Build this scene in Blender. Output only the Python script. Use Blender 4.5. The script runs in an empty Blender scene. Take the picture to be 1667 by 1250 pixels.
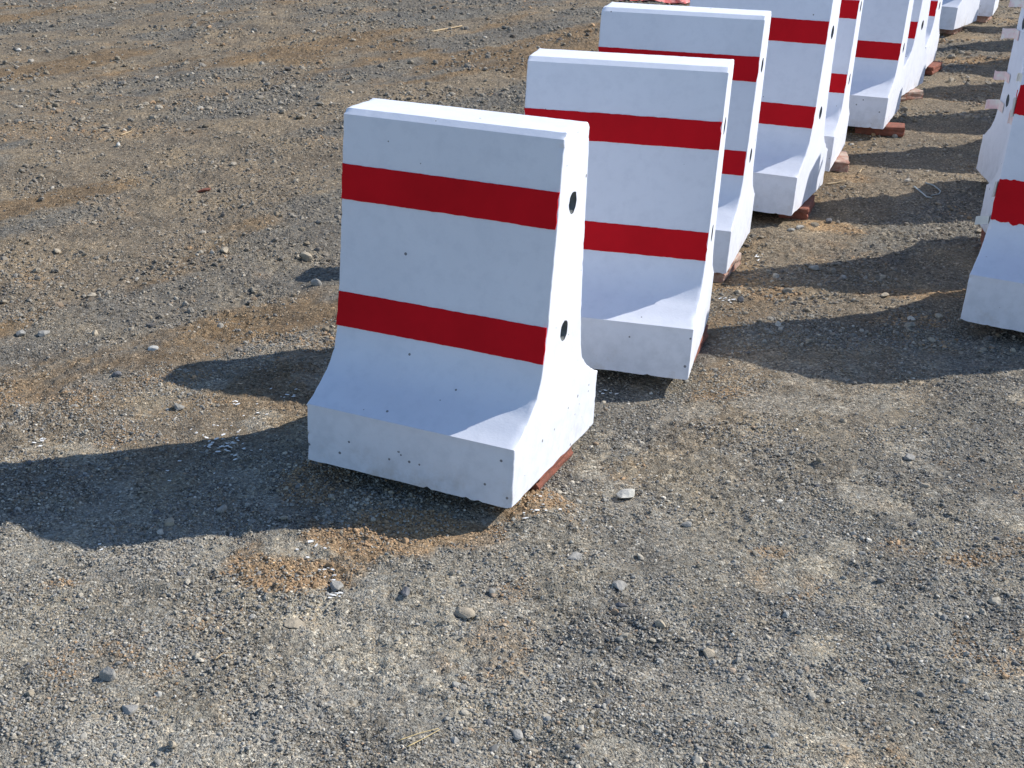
import bpy, math, random
import numpy as np
from mathutils import Vector, Matrix
from mathutils.geometry import tessellate_polygon

random.seed(7)
RNG = np.random.default_rng(11)
scene = bpy.context.scene
COL = scene.collection

# ------------------------------------------------------------------ camera
PITCH, ROLL, CAMH = -0.4704, 0.0027, 1.5762
FPX, PPX, PPY = 2205.06, 833.5 - 217.73, 625 + 157.32
cam_data = bpy.data.cameras.new('camera')
cam = bpy.data.objects.new('camera', cam_data)
COL.objects.link(cam)
cp, sp = math.cos(PITCH), math.sin(PITCH)
R0, U0 = Vector((1, 0, 0)), Vector((0, -sp, cp))
cr, sr = math.cos(ROLL), math.sin(ROLL)
Rv, Uv = R0 * cr + U0 * sr, U0 * cr - R0 * sr
Fv = Vector((0, cp, sp))
M = Matrix((Rv, Uv, -Fv)).transposed().to_4x4()
M.translation = Vector((0, 0, CAMH))
cam.matrix_world = M
cam_data.sensor_width = 36.0
cam_data.sensor_fit = 'HORIZONTAL'
cam_data.lens = FPX / 1667.0 * 36.0
cam_data.shift_x = (833.5 - PPX) / 1667.0
cam_data.shift_y = (PPY - 625) / 1667.0
cam_data.clip_start = 0.05
cam_data.clip_end = 2000
scene.camera = cam

# ------------------------------------------------------------------ light
SUN_AZ, SUN_EL = 14.5, 38.6          # azimuth from +X towards +Y
world = bpy.data.worlds.new('World')
scene.world = world
world.use_nodes = True
wn = world.node_tree
for n in list(wn.nodes):
    wn.nodes.remove(n)
sky = wn.nodes.new('ShaderNodeTexSky')
sky.sky_type = 'NISHITA'
sky.sun_disc = False
sky.sun_elevation = math.radians(SUN_EL)
sky.sun_rotation = math.radians(90 - SUN_AZ)
sky.air_density = 1.0
sky.dust_density = 0.4
sky.ozone_density = 4.0
bg = wn.nodes.new('ShaderNodeBackground')
bg.inputs['Strength'].default_value = 0.118
wo = wn.nodes.new('ShaderNodeOutputWorld')
wn.links.new(sky.outputs[0], bg.inputs['Color'])
wn.links.new(bg.outputs[0], wo.inputs['Surface'])
sun_data = bpy.data.lights.new('sun', 'SUN')
sun_data.energy = 4.25
sun_data.angle = math.radians(0.53)
sun_data.color = (1.0, 0.95, 0.88)
sun = bpy.data.objects.new('sun', sun_data)
az, el = math.radians(SUN_AZ), math.radians(SUN_EL)
sd = Vector((math.cos(az) * math.cos(el), math.sin(az) * math.cos(el), math.sin(el)))
sun.rotation_euler = sd.to_track_quat('Z', 'Y').to_euler()
COL.objects.link(sun)
scene.view_settings.view_transform = 'Standard'
scene.view_settings.look = 'None'
scene.view_settings.exposure = 0.52
scene.view_settings.gamma = 1.0
scene.view_settings.use_curve_mapping = False


def pg(px, py, z=0.0):
    """where the ground point seen at a place in the photograph lies in the yard"""
    a, b = px - PPX, py - PPY
    d = Rv * (a / FPX) - Uv * (b / FPX) + Fv
    t = (z - CAMH) / d.z
    return d.x * t, d.y * t


# ------------------------------------------------------------------ noise (numpy)
_H = np.random.default_rng(5).random((512, 512))


def vnoise(x, y, freq, seed=0):
    x = np.asarray(x) * freq + seed * 17.31
    y = np.asarray(y) * freq + seed * 9.77
    xi, yi = np.floor(x).astype(int), np.floor(y).astype(int)
    fx, fy = x - xi, y - yi
    fx, fy = fx * fx * (3 - 2 * fx), fy * fy * (3 - 2 * fy)
    a = _H[xi % 512, yi % 512]
    b = _H[(xi + 1) % 512, yi % 512]
    c = _H[xi % 512, (yi + 1) % 512]
    d = _H[(xi + 1) % 512, (yi + 1) % 512]
    return (a * (1 - fx) + b * fx) * (1 - fy) + (c * (1 - fx) + d * fx) * fy


def fbm(x, y, freq, octs=4, seed=0, gain=.5):
    t, s, w = 0, 1.0, 0
    for i in range(octs):
        t = t + s * vnoise(x, y, freq * 2.03 ** i, seed + i * 3)
        w += s
        s *= gain
    return t / w


def sstep(a, b, x):
    t = np.clip((x - a) / (b - a), 0, 1)
    return t * t * (3 - 2 * t)


# ------------------------------------------------------------------ helpers
def tag(o, label=None, cat=None, group=None, kind=None):
    if label: o['label'] = label
    if cat: o['category'] = cat
    if group: o['group'] = group
    if kind: o['kind'] = kind
    return o


def mesh_obj(name, verts, faces, mat, parent=None, smooth=False):
    me = bpy.data.meshes.new(name)
    me.from_pydata([tuple(v) for v in verts], [], faces)
    me.validate()
    me.update()
    if smooth:
        me.polygons.foreach_set('use_smooth', [True] * len(me.polygons))
    me.materials.append(mat)
    o = bpy.data.objects.new(name, me)
    COL.objects.link(o)
    if parent: o.parent = parent
    return o


def fast_mesh(name, V, F, mat, smooth=False):
    """V (n,3), F (m,k) numpy arrays"""
    me = bpy.data.meshes.new(name)
    k = F.shape[1]
    me.vertices.add(len(V))
    me.vertices.foreach_set('co', V.astype(np.float32).ravel())
    me.loops.add(F.size)
    me.loops.foreach_set('vertex_index', F.astype(np.int32).ravel())
    me.polygons.add(len(F))
    me.polygons.foreach_set('loop_start', np.arange(0, F.size, k, dtype=np.int32))
    me.polygons.foreach_set('use_smooth', np.full(len(F), smooth))
    me.update(calc_edges=True)
    me.materials.append(mat)
    o = bpy.data.objects.new(name, me)
    COL.objects.link(o)
    return o


class NT:
    def __init__(s, name):
        s.m = bpy.data.materials.new(name)
        s.m.use_nodes = True
        s.t = s.m.node_tree
        for n in list(s.t.nodes): s.t.nodes.remove(n)
        s.out = s.t.nodes.new('ShaderNodeOutputMaterial')
        s.b = s.t.nodes.new('ShaderNodeBsdfPrincipled')
        s.t.links.new(s.b.outputs[0], s.out.inputs[0])

    def n(s, typ, **kw):
        n = s.t.nodes.new(typ)
        for k, v in kw.items():
            if k in n.inputs: n.inputs[k].default_value = v
            else: setattr(n, k, v)
        return n

    def l(s, a, b): s.t.links.new(a, b)

    def noise(s, vec, scale, detail=4, rough=.55):
        n = s.n('ShaderNodeTexNoise')
        n.inputs['Scale'].default_value = scale
        n.inputs['Detail'].default_value = detail
        n.inputs['Roughness'].default_value = rough
        s.l(vec, n.inputs['Vector'])
        return n

    def vor(s, vec, scale, feature='F1'):
        n = s.n('ShaderNodeTexVoronoi')
        n.feature = feature
        n.inputs['Scale'].default_value = scale
        s.l(vec, n.inputs['Vector'])
        return n

    def ramp(s, fac, stops, interp='LINEAR'):
        r = s.n('ShaderNodeValToRGB')
        r.color_ramp.interpolation = interp
        e = r.color_ramp.elements
        while len(e) < len(stops): e.new(0.5)
        for i, (p, c) in enumerate(stops):
            e[i].position = p
            e[i].color = (c, c, c, 1) if isinstance(c, (int, float)) else (*c, 1)
        s.l(fac, r.inputs[0])
        return r.outputs[0]

    def mix(s, fac, a, b, blend='MIX'):
        m = s.n('ShaderNodeMix', data_type='RGBA', blend_type=blend)
        for ix, v in ((0, fac), (6, a), (7, b)):
            sock = m.inputs[ix]
            if isinstance(v, (int, float)): sock.default_value = v if ix == 0 else (v, v, v, 1)
            elif isinstance(v, tuple): sock.default_value = (*v, 1)
            else: s.l(v, sock)
        return m.outputs[2]

    def math(s, op, a, b=0.0, clamp=False):
        m = s.n('ShaderNodeMath', operation=op)
        m.use_clamp = clamp
        for i, v in enumerate((a, b)):
            if isinstance(v, (int, float)): m.inputs[i].default_value = v
            else: s.l(v, m.inputs[i])
        return m.outputs[0]

    def bump(s, h, strength, dist, normal=None):
        b = s.n('ShaderNodeBump')
        b.inputs['Strength'].default_value = strength
        b.inputs['Distance'].default_value = dist
        s.l(h, b.inputs['Height'])
        if normal: s.l(normal, b.inputs['Normal'])
        return b.outputs[0]


def white_paint():
    s = NT('white_painted_concrete')
    tc = s.n('ShaderNodeTexCoord')
    oi = s.n('ShaderNodeObjectInfo')
    off = s.n('ShaderNodeVectorMath', operation='MULTIPLY_ADD')
    s.l(tc.outputs['Object'], off.inputs[0])
    off.inputs[1].default_value = (1, 1, 1)
    cmb = s.n('ShaderNodeCombineXYZ')
    k = s.math('MULTIPLY', oi.outputs['Random'], 37.0)
    s.l(k, cmb.inputs[0]); s.l(k, cmb.inputs[1]); s.l(k, cmb.inputs[2])
    s.l(cmb.outputs[0], off.inputs[2])
    v = off.outputs[0]
    # thin, uneven brushing: grey concrete ghosting through
    n1 = s.noise(v, 5, 5, .6)
    n2 = s.noise(v, 26, 5, .65)
    base = s.mix(s.ramp(n1.outputs[0], [(.35, 0), (.75, 1)]), (.755, .78, .845), (.70, .725, .79))
    base = s.mix(s.ramp(n2.outputs[0], [(.48, 0), (.78, .48)]), base, (.61, .64, .71))
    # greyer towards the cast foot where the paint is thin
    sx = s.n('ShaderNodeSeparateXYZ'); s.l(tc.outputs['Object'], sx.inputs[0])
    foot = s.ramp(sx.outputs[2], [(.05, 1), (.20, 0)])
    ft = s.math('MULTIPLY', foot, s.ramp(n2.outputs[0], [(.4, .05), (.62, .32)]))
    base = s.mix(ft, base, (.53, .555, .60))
    # air-bubble pores
    vo = s.vor(v, 34)
    rnd = s.n('ShaderNodeSeparateColor'); s.l(vo.outputs['Color'], rnd.inputs[0])
    size = s.math('MULTIPLY', rnd.outputs[1], .15)
    hit = s.math('LESS_THAN', vo.outputs['Distance'], size)
    thr = s.math('SUBTRACT', .93, s.math('MULTIPLY', foot, .45))
    pick = s.math('GREATER_THAN', rnd.outputs[0], thr)
    pore = s.math('MULTIPLY', hit, pick)
    base = s.mix(s.math('MULTIPLY', pore, .85), base, (.10, .10, .11))
    # faint rust/mud splashes low down
    n3 = s.noise(v, 9, 6, .7)
    mud = s.math('MULTIPLY', s.ramp(sx.outputs[2], [(.0, 1), (.09, 0)]), s.ramp(n3.outputs[0], [(.5, 0), (.66, .5)]))
    base = s.mix(mud, base, (.42, .35, .27))
    s.l(base, s.b.inputs['Base Color'])
    s.b.inputs['Roughness'].default_value = .55
    s.b.inputs['Specular IOR Level'].default_value = .35
    h = s.mix(.5, n2.outputs[0], s.noise(v, 160, 3, .6).outputs[0])
    h = s.math('SUBTRACT', h, s.math('MULTIPLY', pore, 1.2))
    s.l(s.bump(h, .35, .0022), s.b.inputs['Normal'])
    return s.m


def red_paint():
    s = NT('red_stripe_paint')
    tc = s.n('ShaderNodeTexCoord')
    v = tc.outputs['Object']
    n1 = s.noise(v, 7, 5, .6); n2 = s.noise(v, 90, 3, .6)
    c = s.mix(s.ramp(n1.outputs[0], [(.3, 0), (.7, 1)]), (.62, .007, .015), (.50, .006, .012))
    c = s.mix(s.ramp(n2.outputs[0], [(.72, 0), (.8, .6)]), c, (.30, .01, .015))
    s.l(c, s.b.inputs['Base Color'])
    s.b.inputs['Roughness'].default_value = .6
    s.b.inputs['Specular IOR Level'].default_value = .08
    s.l(s.bump(n2.outputs[0], .25, .001), s.b.inputs['Normal'])
    return s.m


def plain(name, c, rough=.8, var=.25, scale=40, bump=.3, dist=.002, c2=None):
    s = NT(name)
    tc = s.n('ShaderNodeTexCoord')
    v = tc.outputs['Object']
    n = s.noise(v, scale, 5, .6)
    c2 = c2 or tuple(x * (1 - var) for x in c)
    s.l(s.mix(s.ramp(n.outputs[0], [(.35, 0), (.65, 1)]), c, c2), s.b.inputs['Base Color'])
    s.b.inputs['Roughness'].default_value = rough
    s.b.inputs['Specular IOR Level'].default_value = .25
    s.l(s.bump(s.noise(v, scale * 3, 4, .6).outputs[0], bump, dist), s.b.inputs['Normal'])
    return s.m


def ground_mat():
    s = NT('packed_gravel_and_dust')
    tc = s.n('ShaderNodeTexCoord')
    v = tc.outputs['Object']
    at = lambda nm: s.n('ShaderNodeAttribute', attribute_name=nm).outputs['Fac']
    brown, grey, pale, sand = at('earth'), at('gravel'), at('dust'), at('sand')
    n1 = s.noise(v, 14, 6, .65)
    n2 = s.noise(v, 70, 5, .65)
    n3 = s.noise(v, 260, 3, .6)
    base = s.mix(s.ramp(n1.outputs[0], [(.35, 0), (.65, 1)]), (.242, .226, .188), (.320, .295, .245))
    earth = s.mix(s.ramp(n1.outputs[0], [(.35, 0), (.65, 1)]), (.218, .158, .098), (.278, .208, .135))
    base = s.mix(brown, base, earth)
    base = s.mix(grey, base, s.mix(s.ramp(n2.outputs[0], [(.3, 0), (.7, 1)]), (.162, .157, .142), (.240, .231, .206)))
    base = s.mix(pale, base, s.mix(s.ramp(n2.outputs[0], [(.35, 0), (.65, 1)]), (.36, .34, .292), (.44, .415, .355)))
    base = s.mix(sand, base, s.mix(s.ramp(n2.outputs[0], [(.35, 0), (.65, 1)]), (.40, .275, .16), (.31, .22, .135)))
    n0 = s.noise(v, 2.7, 5, .65)
    base = s.mix(1.0, base, s.ramp(n0.outputs[0], [(.30, (.66, .66, .67)), (.5, (.90, .89, .87)), (.68, (1.14, 1.08, .97))]), 'MULTIPLY')
    # individual small grains
    vo = s.vor(v, 150); cs = s.n('ShaderNodeSeparateColor'); s.l(vo.outputs['Color'], cs.inputs[0])
    g1 = s.ramp(cs.outputs[0], [(0, .40), (.35, .78), (.7, 1.08), (.93, 1.45), (1, 2.1)])
    vo2 = s.vor(v, 330); cs2 = s.n('ShaderNodeSeparateColor'); s.l(vo2.outputs['Color'], cs2.inputs[0])
    g2 = s.ramp(cs2.outputs[0], [(0, .65), (.5, 1.0), (1, 1.35)])
    cov = s.ramp(n1.outputs[0], [(.34, .30), (.56, 1.0)])
    base = s.mix(cov, base, s.mix(1.0, base, g1, 'MULTIPLY'))
    base = s.mix(.7, base, s.mix(1.0, base, g2, 'MULTIPLY'))
    tint = s.ramp(cs.outputs[1], [(0, (.92, .97, 1.0)), (.5, (1, 1, 1)), (1, (1.14, 1.0, .82))])
    base = s.mix(.6, base, s.mix(1.0, base, tint, 'MULTIPLY'))
    s.l(base, s.b.inputs['Base Color'])
    s.b.inputs['Roughness'].default_value = .95
    s.b.inputs['Specular IOR Level'].default_value = .15
    r1 = s.math('SUBTRACT', 1.0, s.math('MULTIPLY', vo.outputs['Distance'], 1.3))
    r1 = s.math('MULTIPLY', r1, s.math('MULTIPLY', cov, s.math('ADD', cs.outputs[2], .3)))
    r2 = s.math('SUBTRACT', 1.0, vo2.outputs['Distance'])
    b1 = s.bump(r1, 1.0, .0055)
    b2 = s.bump(r2, .9, .0024, b1)
    b3 = s.bump(n2.outputs[0], .6, .006, b2)
    s.l(s.bump(n3.outputs[0], .5, .002, b3), s.b.inputs['Normal'])
    return s.m


def pebble_mat():
    s = NT('crushed_stone')
    a = s.n('ShaderNodeAttribute', attribute_name='pcol', attribute_type='INSTANCER')
    tc = s.n('ShaderNodeTexCoord')
    n = s.noise(tc.outputs['Object'], 2.2, 3, .6)
    c = s.mix(1.0, a.outputs['Color'], s.ramp(n.outputs[0], [(.3, .78), (.7, 1.15)]), 'MULTIPLY')
    s.l(c, s.b.inputs['Base Color'])
    s.b.inputs['Roughness'].default_value = .9
    s.b.inputs['Specular IOR Level'].default_value = .2
    return s.m


M_WHITE, M_RED = white_paint(), red_paint()
M_HOLE = plain('bare_concrete_socket', (.24, .26, .26), .9, .4)
M_BRICK = plain('red_clay_brick', (.27, .095, .062), .95, .35, 34, .9, .004, (.17, .075, .055))
M_BRICKP = plain('pale_clay_brick', (.30, .125, .085), .95, .35, 26, .9, .004, (.42, .35, .29))
M_TAPE = plain('masking_tape', (.80, .77, .70), .6, .08, 30, .2, .0006)
M_TAPER = plain('masking_tape_smeared_red', (.80, .76, .70), .6, .1, 26, .2, .0006, (.78, .50, .50))
M_ROCKG = plain('grey_stone', (.37, .355, .32), .9, .35, 45, .7, .004)
M_ROCKT = plain('tan_stone', (.42, .36, .27), .9, .3, 45, .7, .004)
M_ROCKW = plain('white_stone', (.56, .54, .48), .9, .2, 45, .6, .004)
M_ROCKD = plain('dark_stone', (.17, .17, .175), .9, .3, 45, .7, .004)
M_STRAW = plain('dry_straw', (.55, .43, .22), .8, .3, 80)
M_WOOD = plain('split_wood', (.50, .38, .23), .8, .3, 50)
M_FLAKE = plain('white_paint_chips', (.82, .82, .80), .7, .06, 40)
M_PLAST = plain('crumpled_red_plastic', (.66, .10, .08), .35, .2, 20, .3, .002, (.80, .38, .34))
M_FILM = plain('grey_plastic_film', (.36, .41, .42), .35, .25, 20, .3, .002)
M_GROUND, M_PEB = ground_mat(), pebble_mat()

# ------------------------------------------------------------------ barrier rows: x, y, yaw, stripe 1 top/bottom, stripe 2 top/bottom
W, H, TT, TB, BB, CZ, ZC, CH = .5665, .85, .1667, .2439, .5575, .1564, .2687, .012
H1, H2, Z0 = .6768, .3613, .05
LEFT = [
    (0.2009, 3.2319, -.4956, .7209, .6358, .4042, .3167),
    (0.7203, 4.0072, -.3195, .7058, .6278, .3950, .3138),
    (1.0774, 4.9922, -.3871, .7174, .6369, .3990, .3181),
    (1.5560, 5.7564, -.4998, .7284, .6426, .4040, .3204),
    (1.8902, 6.4688, -.4169, .7131, .6358, .4004, .3192),
    (2.4393, 7.3389, -.4672, .7200, .6420, .3996, .3165),
    (2.8260, 8.1345, -.5817, .7200, .6420, .3918, .3035),
    (3.1967, 8.8932, -.4899, .7200, .6400, .4000, .3140),
    (4.0942, 10.6027, -.6514, .7200, .6400, .4000, .3200),
    (4.5695, 11.2588, -.4581, .7200, .6400, .4000, .3200)]
RIGHT = [
    (2.2792, 4.2327, -.5975, .7200, .6286, .4284, .2977),
    (2.6100, 4.9487, -.2024, .7200, .6286, .4284, .3000),
    (2.9537, 5.8290, -.1652, .7200, .6350, .4283, .3100),
    (3.52, 6.72, -.40, .72, .635, .42, .31),
    (3.95, 7.55, -.42, .72, .635, .42, .31),
    (4.38, 8.35, -.42, .72, .635, .42, .31),
    (4.80, 9.15, -.45, .72, .635, .42, .31),
    (5.24, 9.98, -.45, .72, .635, .42, .31),
    (5.68, 10.80, -.45, .72, .635, .42, .31)]

# ------------------------------------------------------------------ ground
def graded(lo, hi, d0, centre, growth):
    """coordinates, fine round centre interval, growing outwards"""
    a, b = centre
    pts = list(np.arange(a, b, d0))
    d = d0; p = pts[-1]
    while p < hi:
        d *= growth; p += d; pts.append(p)
    d = d0; p = a; left = []
    while p > lo:
        d *= growth; p -= d; left.append(p)
    return np.array(left[::-1] + pts)


XS = graded(-3.4, 6.2, .0062, (-1.05, 2.2), 1.012)
ys = [1.75]
while ys[-1] < 13.0:
    ys.append(ys[-1] + .0048 * (ys[-1] / 1.9) ** .95)
YS = np.array(ys)
XS = np.concatenate([[-400, -150, -50, -18, -8, -5], XS, [9, 14, 25, 60, 150, 400]])
YS = np.concatenate([[-300, -80, -20, -5, 0, 1.2, 1.6], YS, [14, 16, 22, 40, 90, 200, 450]])
TH = math.radians(50)


def crust(x, y):
    """dried, trodden-flat plates of dust in the near part of the yard"""
    return sstep(.575, .64, fbm(x, y, 6.3, 5, 120, .62)) * (1 - sstep(3.2, 4.6, y))


def masks(x, y):
    u = x * math.cos(TH) + y * math.sin(TH)
    v = -x * math.sin(TH) + y * math.cos(TH)
    a = fbm(u * .35, v * 1.5, 1.3, 4, 2)
    b = fbm(u * .45, v * 1.4, 1.7, 4, 31)
    earth = sstep(.44, .58, a) * sstep(2.6, 4.2, y) * (1 - .88 * sstep(-.1, .8, x - .45 * (y - 1.9)))
    earth = np.maximum(earth, .50 * sstep(2.6, 4.5, y))
    gravel = sstep(.50, .62, b) * .85
    c = fbm(x, y, 2.4, 4, 77)
    near = 1 - sstep(2.2, 3.4, y)
    dust = sstep(.46, .62, c) * near * (.35 + .65 * (1 - sstep(-.3, .5, x)))
    d2 = fbm(x, y, 7.0, 3, 93)
    dust = np.maximum(dust, .6 * sstep(.60, .74, d2) * near)
    dust = np.maximum(dust, .55 * crust(x, y))
    gravel = gravel * (1 - dust)
    sand = np.zeros_like(x)
    for (px, py, rx, ry, k) in SANDS:
        w = np.sqrt(((x - px) / rx) ** 2 + ((y - py) / ry) ** 2) + (fbm(x, y, 11, 3, 5) - .5) * 1.7
        sand = np.maximum(sand, k * (1 - sstep(.6, 1.15, w)))
    e = fbm(x, y, 3.3, 3, 55)
    sand = np.maximum(sand, .30 * sstep(.60, .72, e) * sstep(.42, .6, fbm(x, y, 19, 3, 57)))
    return earth, gravel, dust, np.clip(sand, 0, 1)


SANDS = []
for p, rx, ry, k in [((600, 880), .22, .10, .85), ((480, 930), .14, .08, .8), ((870, 830), .14, .09, .8), ((760, 880), .12, .06, .6),
                     ((520, 790), .12, .10, .55), ((690, 860), .2, .08, .8), ((1215, 460), .16, .09, .6), ((1260, 480), .10, .06, .5), ((1180, 640), .1, .05, .4),
                     ((1340, 365), .16, .09, .8), ((1385, 375), .10, .06, .7), ((1395, 290), .12, .08, .6), ((1560, 98), .42, .14, .75),
                     ((1530, 480), .22, .05, .7), ((1420, 215), .15, .10, .5), ((40, 640), .25, .1, .35), ((110, 215), .7, .2, .3),
                     ((1480, 520), .14, .08, .5), ((1240, 900), .05, .03, .5), ((1590, 910), .06, .03, .5), ((100, 950), .05, .025, .4)]:
    q = pg(*p)
    SANDS.append((q[0], q[1], rx, ry, k))


def height(x, y):
    z = (fbm(x, y, .5, 3, 1) - .5) * .05 * sstep(2, 6, np.abs(y - 3))
    z += (fbm(x, y, 3.0, 3, 8) - .5) * .030
    z += (fbm(x, y, 13, 3, 14) - .5) * .020
    rough = (1 - .72 * crust(x, y)) * (.55 + .9 * sstep(.35, .65, fbm(x, y, 2.6, 3, 40)))
    z += (fbm(x + .01 * vnoise(x, y, 30, 90), y, 52, 4, 21, .75) - .5) * .0105 * rough
    z -= .0022 * rough * (1 - sstep(0, .10, np.abs(fbm(x, y, 24, 2, 71) - .5)))
    r = vnoise(x, y, 70, 60)
    z += sstep(.6, .95, r) * .0042 * rough
    fade = np.ones_like(z)
    for (bx, by, *_r) in LEFT + RIGHT:
        d = np.sqrt((x - bx) ** 2 + (y - by) ** 2)
        fade = np.minimum(fade, .55 + .45 * sstep(.25, .6, d))
    z *= fade
    q = pg(885, 830)
    z += .026 * np.exp(-(((x - q[0]) / .10) ** 2 + ((y - q[1]) / .08) ** 2))
    q = pg(470, 760)
    z += .012 * np.exp(-(((x - q[0]) / .14) ** 2 + ((y - q[1]) / .10) ** 2))
    # wheel ruts running beside the row
    v = -x * math.sin(TH) + y * math.cos(TH)
    for c0 in (3.3, 4.9):
        z -= .018 * np.exp(-((v - c0 - .1 * (vnoise(x, y, .8, 3) - .5)) / .16) ** 2) * sstep(3.5, 5, y)
    far = (np.abs(x) < 7) & (y > 1) & (y < 13.5)
    return np.where(far, z, -.01)


GX, GY = np.meshgrid(XS, YS)
GZ = height(GX, GY)
V = np.stack([GX.ravel(), GY.ravel(), GZ.ravel()], 1)
ny, nx = GX.shape
ii = (np.arange(ny - 1)[:, None] * nx + np.arange(nx - 1)[None, :]).ravel()
F = np.stack([ii, ii + 1, ii + nx + 1, ii + nx], 1)
ground = fast_mesh('ground', V, F, M_GROUND, True)
tag(ground, 'bare yard of packed earth, dust and grey gravel', kind='structure')
for nm, arr in zip(('earth', 'gravel', 'dust', 'sand'), masks(V[:, 0], V[:, 1])):
    a = ground.data.attributes.new(nm, 'FLOAT', 'POINT')
    a.data.foreach_set('value', arr.astype(np.float32))


def gh(x, y):
    return float(height(np.array([x], float), np.array([y], float))[0])


# ------------------------------------------------------------------ pebbles (nobody could count them)
def pebble_points(n, ylo, yhi, smin, smax, power, emb):
    """random points over the visible yard, size-graded"""
    y = ylo + (yhi - ylo) * RNG.random(n)
    x0 = -.40 - .36 * (y - .6) ; x1 = .35 + .47 * y + .25
    x = x0 + (x1 - x0) * RNG.random(n)
    s = smin * (smax / smin) ** (RNG.random(n) ** power)
    return x, y, s, np.full(n, emb)


parts = [pebble_points(230000, 1.75, 4.4, .0013, .0036, 1.3, .2),
         pebble_points(10000, 1.75, 5.0, .0036, .0078, 2.8, .15),
         pebble_points(75000, 4.0, 8.0, .0024, .0060, 1.6, .2),
         pebble_points(7000, 4.0, 9.0, .006, .014, 2.8, .3),
         pebble_points(45000, 7.5, 13.0, .0040, .0095, 1.8, .25),
         pebble_points(4000, 7.0, 13.0, .011, .022, 2.5, .35),
         pebble_points(90, 1.75, 6.0, .008, .013, 2.0, .2)]
px_, py_, ps_, pe_ = [np.concatenate([p[i] for p in parts]) for i in range(4)]
me_, mg_, md_, ms_ = masks(px_, py_)
dens = fbm(px_, py_, 5, 4, 64)
keep = RNG.random(len(px_)) < np.clip(.18 + .9 * sstep(.38, .62, dens) + .5 * mg_ - .45 * me_ - .25 * md_ + .5 * ms_ - .75 * crust(px_, py_), .05, 1)
px_, py_, ps_, pe_, mg_, me_, md_, ms_ = [a[keep] for a in (px_, py_, ps_, pe_, mg_, me_, md_, ms_)]
N = len(px_)
pz_ = height(px_, py_) + ps_ * pe_
pal = np.array([(.23, .222, .20), (.31, .297, .262), (.17, .168, .160), (.36, .322, .255), (.26, .222, .165), (.44, .40, .325), (.12, .122, .128), (.60, .56, .48), (.34, .25, .17)])
pw = np.array([.22, .24, .08, .16, .12, .09, .03, .03, .03])
ci = RNG.choice(len(pal), N, p=pw / pw.sum())
pc = pal[ci] * (1.05 - .17 * sstep(3, 5, py_)[:, None]) * (0.8 + .4 * RNG.random((N, 1)))
pc = pc * (1 - .5 * md_[:, None]) + .5 * md_[:, None] * np.array([.34, .325, .285])
pc = pc * (1 - .35 * sstep(3, 5, py_)[:, None]) + .35 * sstep(3, 5, py_)[:, None] * np.array([.235, .185, .125])
sandy = RNG.random(N) < ms_ * .8
pc[sandy] = np.array([.41, .275, .16]) * (0.65 + .6 * RNG.random((sandy.sum(), 1)))
pm = bpy.data.meshes.new('gravel')
pm.vertices.add(N)
pm.vertices.foreach_set('co', np.stack([px_, py_, pz_], 1).astype(np.float32).ravel())
a = pm.attributes.new('scl', 'FLOAT_VECTOR', 'POINT')
asp = np.stack([ps_ * (.75 + .6 * RNG.random(N)), ps_ * (.7 + .5 * RNG.random(N)), ps_ * (.45 + .4 * RNG.random(N))], 1)
a.data.foreach_set('vector', asp.astype(np.float32).ravel())
a = pm.attributes.new('rot', 'FLOAT_VECTOR', 'POINT')
rot = np.stack([(RNG.random(N) - .5) * .9, (RNG.random(N) - .5) * .9, RNG.random(N) * 6.283], 1)
a.data.foreach_set('vector', rot.astype(np.float32).ravel())
a = pm.attributes.new('pick', 'INT', 'POINT')
a.data.foreach_set('value', RNG.integers(0, 6, N).astype(np.int32))
a = pm.attributes.new('pcol', 'FLOAT_COLOR', 'POINT')
a.data.foreach_set('color', np.concatenate([pc, np.ones((N, 1))], 1).astype(np.float32).ravel())
pm.materials.append(M_PEB)
gravel = bpy.data.objects.new('gravel', pm)
COL.objects.link(gravel)
tag(gravel, 'loose crushed gravel scattered over the yard', kind='stuff')

gt = bpy.data.node_groups.new('scatter_gravel', 'GeometryNodeTree')
gt.interface.new_socket('Geometry', in_out='INPUT', socket_type='NodeSocketGeometry')
gt.interface.new_socket('Geometry', in_out='OUTPUT', socket_type='NodeSocketGeometry')
gi, go = gt.nodes.new('NodeGroupInput'), gt.nodes.new('NodeGroupOutput')
join = gt.nodes.new('GeometryNodeJoinGeometry')
for k in range(6):
    ico = gt.nodes.new('GeometryNodeMeshIcoSphere')
    ico.inputs['Subdivisions'].default_value = 2
    ico.inputs['Radius'].default_value = 1.0
    setp = gt.nodes.new('GeometryNodeSetPosition')
    noi = gt.nodes.new('ShaderNodeTexNoise')
    noi.noise_dimensions = '4D'
    noi.inputs['W'].default_value = k * 3.7 + 1
    noi.inputs['Scale'].default_value = .9
    noi.inputs['Detail'].default_value = 1.5
    vm = gt.nodes.new('ShaderNodeVectorMath'); vm.operation = 'MULTIPLY_ADD'
    vm.inputs[1].default_value = (1.9, 1.9, 1.9)
    vm.inputs[2].default_value = (-.95, -.95, -.95)
    gt.links.new(noi.outputs['Color'], vm.inputs[0])
    gt.links.new(ico.outputs['Mesh'], setp.inputs['Geometry'])
    gt.links.new(vm.outputs[0], setp.inputs['Offset'])
    sm = gt.nodes.new('GeometryNodeSetMaterial')
    sm.inputs['Material'].default_value = M_PEB
    gt.links.new(setp.outputs[0], sm.inputs[0])
    g2i = gt.nodes.new('GeometryNodeGeometryToInstance')
    gt.links.new(sm.outputs[0], g2i.inputs[0])
    gt.links.new(g2i.outputs[0], join.inputs[0])
iop = gt.nodes.new('GeometryNodeInstanceOnPoints')
gt.links.new(gi.outputs[0], iop.inputs['Points'])
gt.links.new(join.outputs[0], iop.inputs['Instance'])
iop.inputs['Pick Instance'].default_value = True


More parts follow.
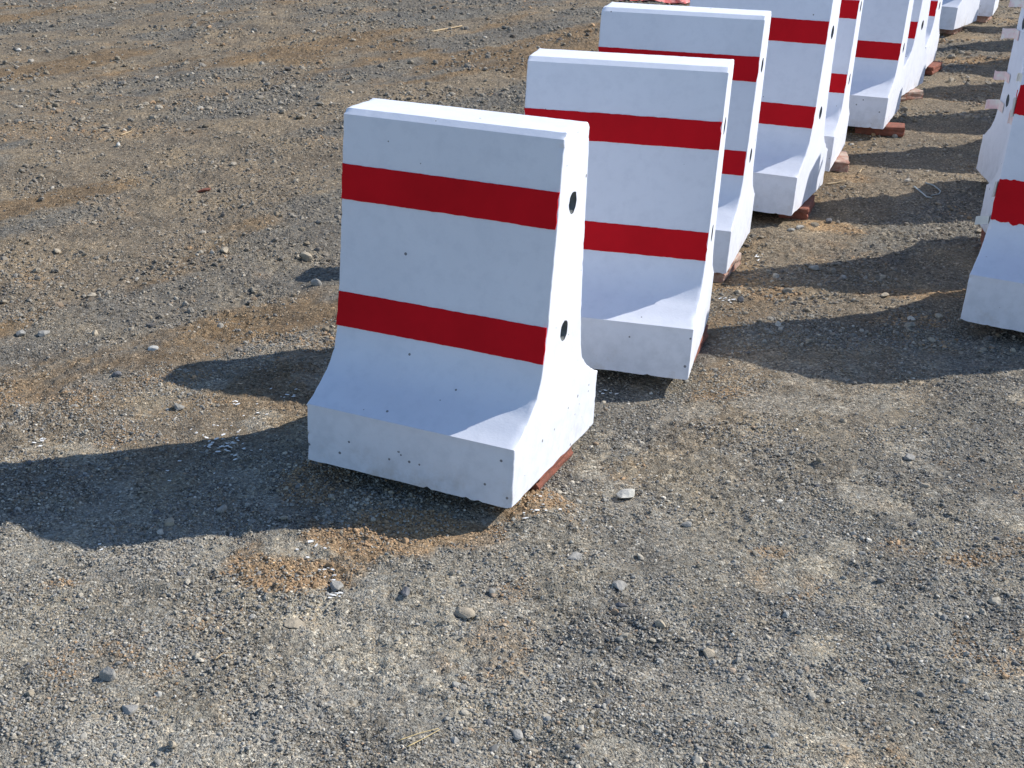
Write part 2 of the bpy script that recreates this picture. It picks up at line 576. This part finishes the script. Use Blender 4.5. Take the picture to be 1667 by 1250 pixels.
def named(nm, dt):
    n = gt.nodes.new('GeometryNodeInputNamedAttribute')
    n.data_type = dt
    n.inputs[0].default_value = nm
    return [o for o in n.outputs if o.enabled][0]


gt.links.new(named('pick', 'INT'), iop.inputs['Instance Index'])
e2r = gt.nodes.new('FunctionNodeEulerToRotation')
gt.links.new(named('rot', 'FLOAT_VECTOR'), e2r.inputs[0])
gt.links.new(e2r.outputs[0], iop.inputs['Rotation'])
gt.links.new(named('scl', 'FLOAT_VECTOR'), iop.inputs['Scale'])
gt.links.new(iop.outputs[0], go.inputs[0])
md = gravel.modifiers.new('scatter', 'NODES')
md.node_group = gt

# ------------------------------------------------------------------ barriers
KN = [(.279, .156), (.250, .170), (.219, .188), (.180, .213), (.149, .248), (.132, .283), (.124, .319), (.114, .395), (.102, .516), (.094, .631), (.089, .718), (.081, H - CH)]


def tw(z):
    return 2 * float(np.interp(z, [k[1] for k in KN], [k[0] for k in KN]))


def half_profile():
    """front half outline from the foot to the top, as (distance from middle, z)"""
    pts = [(BB / 2 - .0015 * t, CZ * t) for t in np.linspace(0, 1, 14)[:-1]]
    K = [np.array(k) for k in KN]
    for a in range(len(K) - 1):
        p0, p1, p2, p3 = K[max(a - 1, 0)], K[a], K[a + 1], K[min(a + 2, len(K) - 1)]
        n = max(2, int(round(np.linalg.norm(p2 - p1) / .013)))
        for t in np.arange(n) / n:
            q = .5 * (2 * p1 + (p2 - p0) * t + (2 * p0 - 5 * p1 + 4 * p2 - p3) * t * t + (3 * p1 - p0 - 3 * p2 + p3) * t ** 3)
            pts.append((float(q[0]), float(q[1])))
    for t in (0, .5, 1): pts.append((KN[-1][0] - .016 * t, H - CH + CH * t))
    return pts


_HP = half_profile()


def front_v(z):
    hp = _HP
    zz = [p[1] for p in hp]; vv = [p[0] for p in hp]
    return -float(np.interp(z, zz, vv))


def barrier_profile():
    hp = half_profile()
    L = [(-v, z) for v, z in hp]
    Rr = [(v, z) for v, z in hp][::-1]
    n = 6
    top = [(L[-1][0] + (Rr[0][0] - L[-1][0]) * t, H) for t in np.linspace(0, 1, n)[1:-1]]
    bot = [(Rr[-1][0] + (L[0][0] - Rr[-1][0]) * t, 0) for t in np.linspace(0, 1, 22)[1:-1]]
    return np.array(L + top + Rr + bot)


PROF = barrier_profile()


def make_barrier(q, seed, ragged=False, tapes=None, label=None, group=None, hole_dents=True):
    bx, by, yaw, s1t, s1b, s2t, s2b = q
    rr = np.random.default_rng(seed)
    root = bpy.data.objects.new('concrete_barrier', None)
    root.empty_display_size = .2
    COL.objects.link(root)
    root.location = (bx, by, Z0)
    root.rotation_euler = (0, 0, yaw)
    tag(root, label, 'barrier', group)
    P = PROF; n = len(P)
    # outward normals of the outline (for the bevel at the ends)
    d = np.roll(P, -1, 0) - np.roll(P, 1, 0)
    nr = np.stack([-d[:, 1], d[:, 0]], 1)
    nr /= np.linalg.norm(nr, axis=1)[:, None] + 1e-9
    cen = np.array([0, .35])
    if np.mean(np.sum(nr * (P - cen), 1)) < 0: nr = -nr
    us = [-W / 2, -W / 2 + .0012, -W / 2 + .004] + list(np.linspace(-W / 2 + .012, W / 2 - .012, 52)) + [W / 2 - .004, W / 2 - .0012, W / 2]
    ins = [.0030, .0010, 0] + [0] * 52 + [0, .0010, .0030]
    arc = np.cumsum(np.r_[0, np.linalg.norm(np.diff(P, axis=0), axis=1)])
    rings = []
    for k, (u, i_) in enumerate(zip(us, ins)):
        edge = k < 3 or k > len(us) - 4
        wob = (fbm(arc, np.full(n, u), 9, 3, seed) - .5) * .0009
        ch = sstep(.66, .85, vnoise(arc, np.full(n, .5 + np.sign(u)), 55, seed + 3)) * (.0032 if edge else 0)
        fine = (vnoise(arc, np.full(n, u), 160, seed + 9) - .5) * (.0032 if edge else .0006)
        low = np.where((P[:, 1] < .012), (vnoise(np.full(n, u), P[:, 0], 30, seed + 5) - .5) * .0028 + (sstep(.72, .95, vnoise(np.full(n, u), P[:, 0], 75, seed + 15))) * .006, 0)
        Q = P + nr * (wob - i_ - ch + fine)[:, None]
        Q[:, 1] += np.maximum(low, -.004) * (np.abs(P[:, 0]) > BB / 2 - .02)
        uu = np.full(n, u) + 0
        rings.append(np.stack([uu, Q[:, 0], Q[:, 1]], 1))
    V = np.concatenate(rings)
    faces = []
    m = len(us)
    for k in range(m - 1):
        for i in range(n):
            j = (i + 1) % n
            faces.append((k * n + i, k * n + j, (k + 1) * n + j, (k + 1) * n + i))
    V = list(map(tuple, V))
    # end caps with their two round sockets
    hole_r = .0245
    for side, k in ((-1, 0), (1, m - 1)):
        outer = [Vector(V[k * n + i]) for i in range(n)]
        u = side * W / 2
        loops = [[Vector((0, p.y, p.z)) for p in outer]]
        idx = [[k * n + i for i in range(n)]]
        socks = []
        for hz in (H1, H2):
            lp = []; li = []
            for t in range(20):
                a = t / 20 * 2 * math.pi
                rj = hole_r * (1 + rr.normal() * .035)
                y_, z_ = math.cos(a) * rj, hz + math.sin(a) * rj * 1.05
                lp.append(Vector((0, y_, z_)))
                li.append(len(V)); V.append((u, y_, z_))
            loops.append(lp); idx.append(li)
            socks.append((hz, li))
        flat = [i for l_ in idx for i in l_]
        tris = tessellate_polygon(loops)
        for t in tris:
            f = tuple(flat[i] for i in t)
            faces.append(f if side < 0 else f[::-1])
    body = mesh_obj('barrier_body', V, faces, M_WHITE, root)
    import bmesh
    bm = bmesh.new(); bm.from_mesh(body.data)
    bmesh.ops.recalc_face_normals(bm, faces=bm.faces)
    bm.to_mesh(body.data); bm.free()
    sm_ = [len(p.vertices) == 4 for p in body.data.polygons]
    body.data.polygons.foreach_set('use_smooth', sm_)
    body.data.set_sharp_from_angle(angle=math.radians(18))
    # sockets: short recessed tubes
    for side in (-1, 1):
        for hz in (H1, H2):
            vv, ff = [], []
            for kk, (dd, r_) in enumerate([(-.0004, hole_r * .995), (.012, hole_r * .93), (.07, hole_r * .86)]):
                for t in range(20):
                    a = t / 20 * 2 * math.pi
                    vv.append((side * (W / 2 - dd - .002), math.cos(a) * r_ * 1.04, hz + math.sin(a) * r_ * 1.08))
            for kk in range(2):
                for t in range(20):
                    j = (t + 1) % 20
                    ff.append((kk * 20 + t, kk * 20 + j, kk * 20 + 20 + j, kk * 20 + 20 + t))
            ff.append(tuple(range(40, 60)))
            mesh_obj('end_socket', vv, ff, M_HOLE, root)
    # painted bands, a coat standing a hair proud of the wall
    for zt, zb in ((s1t, s1b), (s2t, s2b)):
        nu, nz = 110, 6
        u_ = np.linspace(-W / 2 + .0012, W / 2 - .0012, nu)
        amp = .0016 if not ragged else .011
        top = zt + (fbm(u_, u_ * 0, 60, 3, seed + int(zt * 100)) - .5) * amp * 1.4 + (vnoise(u_, u_ * 0, 2.2, seed + 4) - .5) * .003
        bot = zb + (fbm(u_, u_ * 0, 60, 3, seed + int(zb * 100) + 50) - .5) * amp * 1.6 + (vnoise(u_, u_ * 0, 2.2, seed + 6) - .5) * .003
        if ragged:
            top = top + .006 * sstep(.3, .8, vnoise(u_, u_ * 0, 9, seed + 70))
            bot = bot - .008 * sstep(.3, .8, vnoise(u_, u_ * 0, 11, seed + 71))
        vv, ff = [], []
        for j in range(nz):
            t = j / (nz - 1)
            for i in range(nu):
                z = bot[i] + (top[i] - bot[i]) * t
                ue = u_[i]
                if i in (0, nu - 1): ue += rr.normal() * .0012
                vv.append((ue, front_v(z) - .0022, z))
        for j in range(nz - 1):
            for i in range(nu - 1):
                a0 = j * nu + i
                ff.append((a0, a0 + 1, a0 + nu + 1, a0 + nu))
        # rim closing the coat against the wall
        rim = list(range(nu)) + [j * nu + nu - 1 for j in range(1, nz)] + [(nz - 1) * nu + i for i in range(nu - 2, -1, -1)] + [j * nu for j in range(nz - 2, 0, -1)]
        b0 = len(vv)
        for i in rim: vv.append((vv[i][0], vv[i][1] + .004, vv[i][2]))
        L_ = len(rim)
        for i in range(L_):
            j = (i + 1) % L_
            ff.append((rim[i], b0 + i, b0 + j, rim[j]))
        mesh_obj('red_stripe', vv, ff, M_RED, root)
    for tp in (tapes or []):
        z, out, curl, wid, smear = tp
        strip(root, z, out, curl, wid, smear, rr)
    return root


def strip(root, z, out, curl, wid, smear, rr):
    """masking tape over the left end face, its loose end sticking out past an edge; out > 0 past the back edge, < 0 past the front"""
    T = tw(z) / 2
    back = out > 0
    path = [(-W / 2 - .0025, T * .25 if back else -T * .4), (-W / 2 - .0025, T if back else -T)]
    L_ = abs(out)
    sgn = 1 if back else -1
    for k in range(1, 6):
        t = k / 5
        path.append((-W / 2 - .0025 - curl * L_ * t, (T + L_ * t * .45) * sgn))
    vv, ff = [], []
    for k, (u, v) in enumerate(path):
        e = .0015 if k == len(path) - 1 else 0
        sag = -.10 * max(0, k - 1) * L_ / 5
        for (du, dz) in ((0, wid / 2), (0, -wid / 2), (-.0008, -wid / 2), (-.0008, wid / 2)):
            vv.append((u + du, v + rr.normal() * e * 2, z + sag + dz + rr.normal() * e * 2))
    for k in range(len(path) - 1):
        for i in range(4):
            j = (i + 1) % 4
            ff.append((k * 4 + i, k * 4 + j, k * 4 + 4 + j, k * 4 + 4 + i))
    ff.append((0, 1, 2, 3)); e = 4 * (len(path) - 1); ff.append((e + 3, e + 2, e + 1, e))
    mesh_obj('masking_tape', vv, ff, M_TAPER if smear else M_TAPE, root)


LG = 'white barriers with red stripes in the left row'
lab_left = [
    'white concrete barrier with two red stripes, nearest and largest, standing alone in front',
    'white red-striped concrete barrier directly behind the nearest one, overlapped by it',
    'third concrete barrier of the left row, its top edge just below the picture top',
    'fourth concrete barrier of the left row, with pitted grey foot and cropped top',
    'narrowly seen white barrier squeezed between the pitted fourth one and the sixth',
    'sixth barrier of the left row, pale foot resting on a brick that juts out right',
    'seventh barrier of the left row, a red sliver and sunlit end beside the sixth',
    'eighth barrier of the left row, a thin strip with red stripe at top',
    'ninth barrier of the left row, only foot and sunlit end seen at the top',
    'farthest barrier of the left row, small grey foot at the top edge']
for i, q in enumerate(LEFT):
    make_barrier(q, 100 + i * 13, label=lab_left[i], group=LG)
RG = 'white barriers in the right row with masking tape'
lab_right = [
    'nearest barrier of the right row, cut by the right picture edge, with ragged red stripes',
    'second barrier of the right row, mostly hidden behind the nearest one with ragged stripes',
    'third barrier of the right row, shaded end with dark socket and tape tabs']
ORD = ['first', 'second', 'third', 'fourth', 'fifth', 'sixth', 'seventh', 'eighth', 'ninth', 'tenth']
hid = ' barrier of the right row, out of sight behind the taped end'
TAPES = {
    0: [(.298, -.036, 1.0, .028, False), (.395, -.010, .6, .05, False), (.650, -.010, .6, .06, False)],
    1: [(.600, .012, .8, .030, False), (.455, .010, .7, .050, True)],
    2: [(.745, .042, 1.0, .030, True), (.622, .050, .9, .040, True), (.445, .040, 1.0, .036, True), (.322, .050, .9, .040, True)]}
for i, q in enumerate(RIGHT):
    make_barrier(q, 300 + i * 17, ragged=True, tapes=TAPES.get(i), label=lab_right[i] if i < 3 else ORD[i] + hid, group=RG)


# ------------------------------------------------------------------ bricks the barriers rest on
def brick_mesh(name, mat, size, seed):
    import bmesh
    bm = bmesh.new()
    bmesh.ops.create_cube(bm, size=1)
    for v in bm.verts: v.co = Vector((v.co.x * size[0], v.co.y * size[1], v.co.z * size[2]))
    bmesh.ops.bevel(bm, geom=bm.edges[:], offset=.004, segments=1, affect='EDGES')
    bmesh.ops.subdivide_edges(bm, edges=[e for e in bm.edges if e.calc_length() > .03], cuts=3, use_grid_fill=True)
    rr = random.Random(seed)
    for v in bm.verts:
        v.co += Vector((rr.gauss(0, .0022), rr.gauss(0, .0022), rr.gauss(0, .0012)))
        if v.co.z > 0: v.co.z = min(v.co.z, size[2] / 2)
    me = bpy.data.meshes.new(name)
    bm.to_mesh(me); bm.free()
    me.materials.append(mat)
    return me


BR = brick_mesh('brick', M_BRICK, (.24, .115, .0495), 1)
BR2 = brick_mesh('brick', M_BRICKP, (.24, .115, .0495), 2)
BG = 'red bricks propping up the barriers'


def put_brick(b, u, v, rz, me, label, z=.0248, half=None):
    q = b
    ca, sa = math.cos(q[2]), math.sin(q[2])
    o = bpy.data.objects.new('brick', me)
    o.location = (q[0] + u * ca - v * sa, q[1] + u * sa + v * ca, z)
    o.rotation_euler = (0, 0, q[2] + math.radians(rz))
    if half: o.scale = half
    COL.objects.link(o)
    tag(o, label, 'brick', BG)
    return o


put_brick(LEFT[0], .214, .040, 90, BR, 'red-brown brick under the right end of the nearest barrier')
put_brick(LEFT[1], .225, .10, 86, BR, 'brick under the sunlit right end of the second barrier', half=(1, 1, 1))
put_brick(LEFT[2], .225, -.10, 84, BR2, 'pale-topped brick under the right end of the third barrier')
put_brick(LEFT[3], .25, -.03, 96, BR, 'long brick under the right end of the pitted fourth barrier')
put_brick(LEFT[4], .27, .05, 100, BR2, 'brick with worn pale top under the right end of the fifth barrier')
put_brick(LEFT[5], .25, -.14, 8, BR, 'brick jutting out to the right under the sixth barrier')
put_brick(LEFT[6], .235, -.02, 60, BR2, 'pinkish brick end poking out under the seventh barrier')
put_brick(LEFT[7], .27, .10, 84, BR, 'brick with white top under the eighth barrier, by small stones')
put_brick(LEFT[8], .19, -.02, 92, BR2, 'pale brick end under the ninth barrier at the top edge')
put_brick(LEFT[9], .20, -.12, 84, BR2, 'orange brick end under the farthest barrier of the left row')
for k, q in enumerate(LEFT): put_brick(q, -.14, .05, 88, BR, 'brick in the dark gap under the left half of the %s left-row barrier' % ORD[k])
put_brick(RIGHT[0], -.14, .02, 84, BR, 'brick in the dark gap below the nearest barrier of the right row')
put_brick(RIGHT[1], -.235, .12, 80, BR, 'shaded brick under the left end of the second barrier in the right row')
put_brick(RIGHT[2], -.225, -.10, 75, BR, 'shaded brown brick under the taped end in the right row')
for k, q in enumerate(RIGHT):
    if k > 2: put_brick(q, -.15, .02, 84, BR, 'brick under the left half of the %s right-row barrier, out of sight' % ORD[k])
    put_brick(q, .16, .02, 84, BR, 'brick under the right half of the %s right-row barrier' % ORD[k])


# ------------------------------------------------------------------ loose stones one can tell apart
def rock(px, py, wpx, mat, label, flat=.55, seed=0, name='stone', cat='stone', asp=.8, rz=None):
    import bmesh
    x, y = pg(px, py)
    dist = math.sqrt(x * x + y * y + CAMH ** 2)
    r = wpx / FPX * dist * .5
    rr = random.Random(seed * 7 + int(px))
    bm = bmesh.new()
    bmesh.ops.create_icosphere(bm, subdivisions=2, radius=1)
    planes = [Vector((rr.gauss(0, 1), rr.gauss(0, 1), rr.gauss(0, .8))).normalized() for _ in range(14)]
    cut = [rr.uniform(.48, .85) for _ in planes]
    for v in bm.verts:
        for p, c in zip(planes, cut):
            d = v.co.dot(p)
            if d > c: v.co -= p * (d - c)
        v.co *= 1 + rr.gauss(0, .03)
    for v in bm.verts: v.co = Vector((v.co.x * r * 1.12, v.co.y * r * asp * 1.12, v.co.z * r * flat * 1.15))
    me = bpy.data.meshes.new(name)
    bm.to_mesh(me); bm.free()
    me.materials.append(mat)
    o = bpy.data.objects.new(name, me)
    o.location = (x, y, gh(x, y) + r * flat * .45)
    o.rotation_euler = (rr.uniform(-.15, .15), rr.uniform(-.15, .15), rr.uniform(0, 6) if rz is None else rz)
    COL.objects.link(o)
    tag(o, label, cat)
    return o


ROCKS = [
    (175, 1105, 36, M_ROCKG, 'angular pale grey stone in the lower left with a dark shadow beside it', .7),
    (215, 1160, 34, M_ROCKG, 'flat grey stone below the angular pale stone at lower left', .4),
    (282, 1223, 20, M_ROCKT, 'small cream stone near the bottom edge, lower left', .8),
    (278, 855, 22, M_ROCKT, 'tan stone on the lower edge of the long shadow of the nearest barrier', .7),
    (362, 833, 20, M_ROCKG, 'rounded grey stone lying in the shadow beside the tan stone', .7),
    (660, 968, 26, M_ROCKD, 'dark stone below the orange sand', .5),
    (1010, 955, 34, M_ROCKG, 'flat grey stone with a black shadow right of centre at the bottom', .35),
    (1012, 985, 22, M_ROCKD, 'small dark stone just under the flat grey one', .4),
    (1073, 1018, 22, M_ROCKT, 'square cream stone right of the flat grey stone', .8),
    (1020, 808, 38, M_ROCKW, 'whitish rounded stone right of the nearest barrier foot', .6),
    (548, 950, 30, M_ROCKG, 'bluish grey stone at the edge of the orange sand', .6),
    (868, 1222, 20, M_ROCKT, 'pale flat pebble near the bottom edge, right of centre', .35),
    (740, 1208, 20, M_ROCKG, 'pale round pebble right of the straw near the bottom edge', .4),
    (842, 1197, 26, M_ROCKG, 'cream flat stone right of centre near the bottom', .35),
    (515, 463, 20, M_ROCKG, 'grey stone in the small shadow left of the nearest barrier', .7),
    (498, 418, 20, M_ROCKT, 'tan round stone left of the nearest barrier, above the small shadow', .9),
    (485, 418, 12, M_ROCKT, 'small tan stone touching the larger tan round stone', .7),
    (93, 408, 16, M_ROCKT, 'pale stone in the left part of the yard', .7),
    (33, 542, 24, M_ROCKG, 'grey flat stone near the left edge', .55),
    (72, 545, 20, M_ROCKG, 'grey stone next to the flat one near the left edge', .5),
    (155, 542, 17, M_ROCKT, 'cream pebble right of the grey stones near the left edge', .7),
    (248, 567, 24, M_ROCKW, 'whitish chalky lump left of the nearest barrier', .35),
    (190, 617, 18, M_ROCKD, 'dark stone left of the pointed shadow', .8),
    (290, 663, 22, M_ROCKG, 'angular grey stone below the pointed shadow', .7),
    (365, 410, 22, M_ROCKT, 'flat tan stone above the small shadow', .3),
    (193, 238, 10, M_ROCKW, 'tiny white stone in the upper left', .8),
    (1325, 440, 20, M_ROCKG, 'grey stone in the dark shadow between the two rows', .6),
    (1205, 492, 14, M_ROCKD, 'dark stone in the sun right of the second barrier', .9),
    (1375, 452, 14, M_ROCKG, 'small grey stone on the shadowed ground between the rows', .6),
    (1440, 484, 16, M_ROCKT, 'flat cream stone on the sunlit strip between the rows', .35),
    (1302, 372, 16, M_ROCKG, 'flat grey stone chip beside the brick of the fourth barrier', .5),
    (1289, 376, 13, M_ROCKG, 'grey stone chip left of the flat chip by the fourth barrier', .5),
    (1348, 362, 12, M_ROCKD, 'small dark stone on orange sand beside the fourth barrier', .8),
    (1457, 222, 14, M_ROCKG, 'grey stone under the jutting brick of the sixth barrier', .6),
    (1155, 1063, 26, M_ROCKT, 'cream pebble in the right part of the gravel near the bottom', .4),
    (1480, 747, 20, M_ROCKG, 'rounded grey stone on the gravel at the right', .5),
    (1505, 792, 18, M_ROCKT, 'cream stone on the gravel at the right, below the rounded grey one', .4),
    (1372, 689, 12, M_ROCKT, 'small yellowish pebble on the right gravel', .7),
    (378, 1180, 16, M_ROCKG, 'small pale stone above the bottom edge, left of the straw', .5),
    (1118, 858, 20, M_ROCKG, 'grey stone on gravel right of the nearest barrier', .45),
    (940, 905, 38, M_ROCKG, 'broad flat grey slab of stone below the nearest barrier', .2),
    (30, 80, 12, M_ROCKW, 'small white stone near the top left corner', .5),
    (480, 1015, 40, M_ROCKT, 'broad flat tan lump pressed in the dust below the orange sand', .15),
    (755, 1000, 44, M_ROCKT, 'large flat tan stone half buried below the nearest barrier', .22),
]
for k, r_ in enumerate(ROCKS):
    rock(r_[0], r_[1], r_[2], r_[3], r_[4], flat=r_[5], seed=k)

rock(332, 313, 24, M_BRICK, 'thin broken piece of orange-red brick lying in the yard at upper left', flat=.3, seed=91, name='brick_fragment', cat='brick fragment', asp=.5, rz=.2)


# ------------------------------------------------------------------ sticks and straws
def stick(name, pts, r, mat, label, cat, z=.006):
    P = [Vector((*pg(*p), 0)) for p in pts]
    for p in P: p.z = gh(p.x, p.y) + z
    dense = []
    for a_, b_ in zip(P[:-1], P[1:]):
        for t in np.linspace(0, 1, 5)[:-1]: dense.append(a_.lerp(b_, t))
    dense.append(P[-1])
    vv, ff = [], []
    for k, p in enumerate(dense):
        q = dense[min(k + 1, len(dense) - 1)] - dense[max(k - 1, 0)]
        q.normalize()
        s_ = q.cross(Vector((0, 0, 1))).normalized(); t_ = s_.cross(q)
        rk = r * (1 - .4 * k / len(dense))
        for i in range(6):
            a = i / 6 * 2 * math.pi
            vv.append(p + s_ * math.cos(a) * rk + t_ * math.sin(a) * rk)
    for k in range(len(dense) - 1):
        for i in range(6):
            j = (i + 1) % 6
            ff.append((k * 6 + i, k * 6 + j, k * 6 + 6 + j, k * 6 + 6 + i))
    ff.append(tuple(range(6))[::-1]); e = 6 * (len(dense) - 1); ff.append(tuple(range(e, e + 6)))
    o = mesh_obj(name, vv, ff, mat, None, True)
    tag(o, label, cat)
    return o


stick('straw', [(648, 1220), (682, 1205), (714, 1192)], .0011, M_STRAW, 'yellow straw at the bottom, upper one of the crossing pair', 'straw')
stick('straw', [(662, 1232), (690, 1212), (716, 1194)], .0012, M_STRAW, 'yellow straw at the bottom, lower one of the crossing pair', 'straw')
stick('twig', [(350, 1076), (362, 1068), (378, 1066)], .0016, M_WOOD, 'short bent twig in the dust, lower left of centre', 'twig')
stick('twig', [(700, 54), (728, 48), (752, 42)], .007, M_WOOD, 'pale split stick lying far off near the top of the picture', 'stick')
stick('twig', [(1344, 303), (1360, 301), (1376, 300)], .004, M_WOOD, 'pale straight twig right of the pitted fourth barrier', 'twig')
stick('twig', [(1370, 304), (1382, 307), (1394, 309)], .003, M_WOOD, 'thin second twig right of the straight pale one', 'twig')
stick('twig', [(1398, 286), (1402, 279), (1408, 280)], .003, M_WOOD, 'tiny hooked pale twig standing at a shadow edge between the rows', 'twig', .012)
stick('twig', [(196, 222), (206, 218), (214, 214)], .004, M_WOOD, 'small light twig in the upper left of the yard', 'twig')
stick('plastic_strip', [(1488, 304), (1500, 312), (1508, 322), (1516, 325)], .004, M_FILM, 'thin bluish plastic strip in the shadow, left of two', 'plastic strip')
stick('plastic_strip', [(1506, 300), (1520, 304), (1531, 311), (1529, 316), (1516, 318)], .003, M_FILM, 'thin curled plastic strip in the shadow, right of two', 'plastic strip')

# ------------------------------------------------------------------ paint flakes knocked off the barrier, too small to count
vv, ff = [], []
rr = random.Random(4)
spots = [(380, 655, 26, 10, 5), (412, 678, 30, 6, 4), (330, 710, 40, 12, 8), (365, 722, 34, 14, 16), (385, 732, 26, 12, 14), (70, 720, 14, 8, 5),
         (475, 643, 22, 4, 6), (375, 700, 30, 16, 8), (282, 777, 8, 3, 1), (500, 900, 30, 14, 5), (530, 930, 22, 10, 8), (545, 965, 16, 10, 7),
         (440, 640, 60, 20, 5), (990, 640, 24, 5, 7), (870, 835, 30, 12, 8), (1183, 490, 10, 6, 7), (162, 895, 10, 8, 4), (232, 915, 4, 2, 1), (300, 760, 80, 20, 5), (1235, 420, 12, 6, 4)]
for (cx, cy, sx, sy, n) in spots:
    for _ in range(n):
        x, y = pg(cx + rr.gauss(0, sx * .6), cy + rr.gauss(0, sy * .6))
        L_ = rr.uniform(.0025, .009) * (1 if y < 4.5 else 1.6); w_ = L_ * rr.uniform(.3, .6)
        a = rr.gauss(0.2, .5); z = gh(x, y) + .005
        c_, s_ = math.cos(a), math.sin(a)
        b0 = len(vv); k = rr.randint(4, 6)
        ring = []
        for t in range(k):
            th = t / k * 2 * math.pi; ra = rr.uniform(.7, 1.1)
            ring.append((math.cos(th) * L_ * ra, math.sin(th) * w_ * ra))
        til = rr.uniform(-.3, .3)
        for dz in (0, -.0012):
            for (u, v) in ring:
                vv.append((x + u * c_ - v * s_, y + u * s_ + v * c_, z + u * til + dz))
        ff.append(tuple(range(b0, b0 + k))); ff.append(tuple(range(b0 + k, b0 + 2 * k))[::-1])
        for t in range(k):
            j = (t + 1) % k
            ff.append((b0 + t, b0 + k + t, b0 + k + j, b0 + j))
fl = mesh_obj('paint_flakes', vv, ff, M_FLAKE)
tag(fl, 'white paint flakes scattered on the ground around the nearest barrier', kind='stuff')

# ------------------------------------------------------------------ crumpled red plastic behind the third barrier
def sheet(name, cx, cy, sx, sy, hgt, mat, label, cat, seed, rot=0.0):
    n = 26
    vv, ff = [], []
    for j in range(n):
        for i in range(n):
            u, v = i / (n - 1) * 2 - 1, j / (n - 1) * 2 - 1
            r = max(abs(u), abs(v))
            k = 1 - .18 * float(vnoise(u * 2, v * 2, 2, seed))
            fold = abs(float(fbm(u, v, 2.6, 3, seed + 2)) - .5) * 2
            x = cx + (u * math.cos(rot) - v * math.sin(rot)) * sx * k
            y = cy + (u * math.sin(rot) + v * math.cos(rot)) * sy * k
            vv.append((x, y, gh(x, y) + .012 + hgt * (1 - r ** 2) * (.35 + .9 * fold)))
    for j in range(n - 1):
        for i in range(n - 1):
            a0 = j * n + i
            ff.append((a0, a0 + 1, a0 + n + 1, a0 + n))
    o = mesh_obj(name, vv, ff, mat)
    md_ = o.modifiers.new('thickness', 'SOLIDIFY'); md_.thickness = .003
    tag(o, label, cat)
    return o


q = pg(1075, 3)
sheet('plastic_sack', q[0] + .0, q[1] + .10, .30, .22, .12, M_PLAST, 'crumpled red and pink plastic sack at the top edge behind the third barrier', 'sack', 8, -.3)
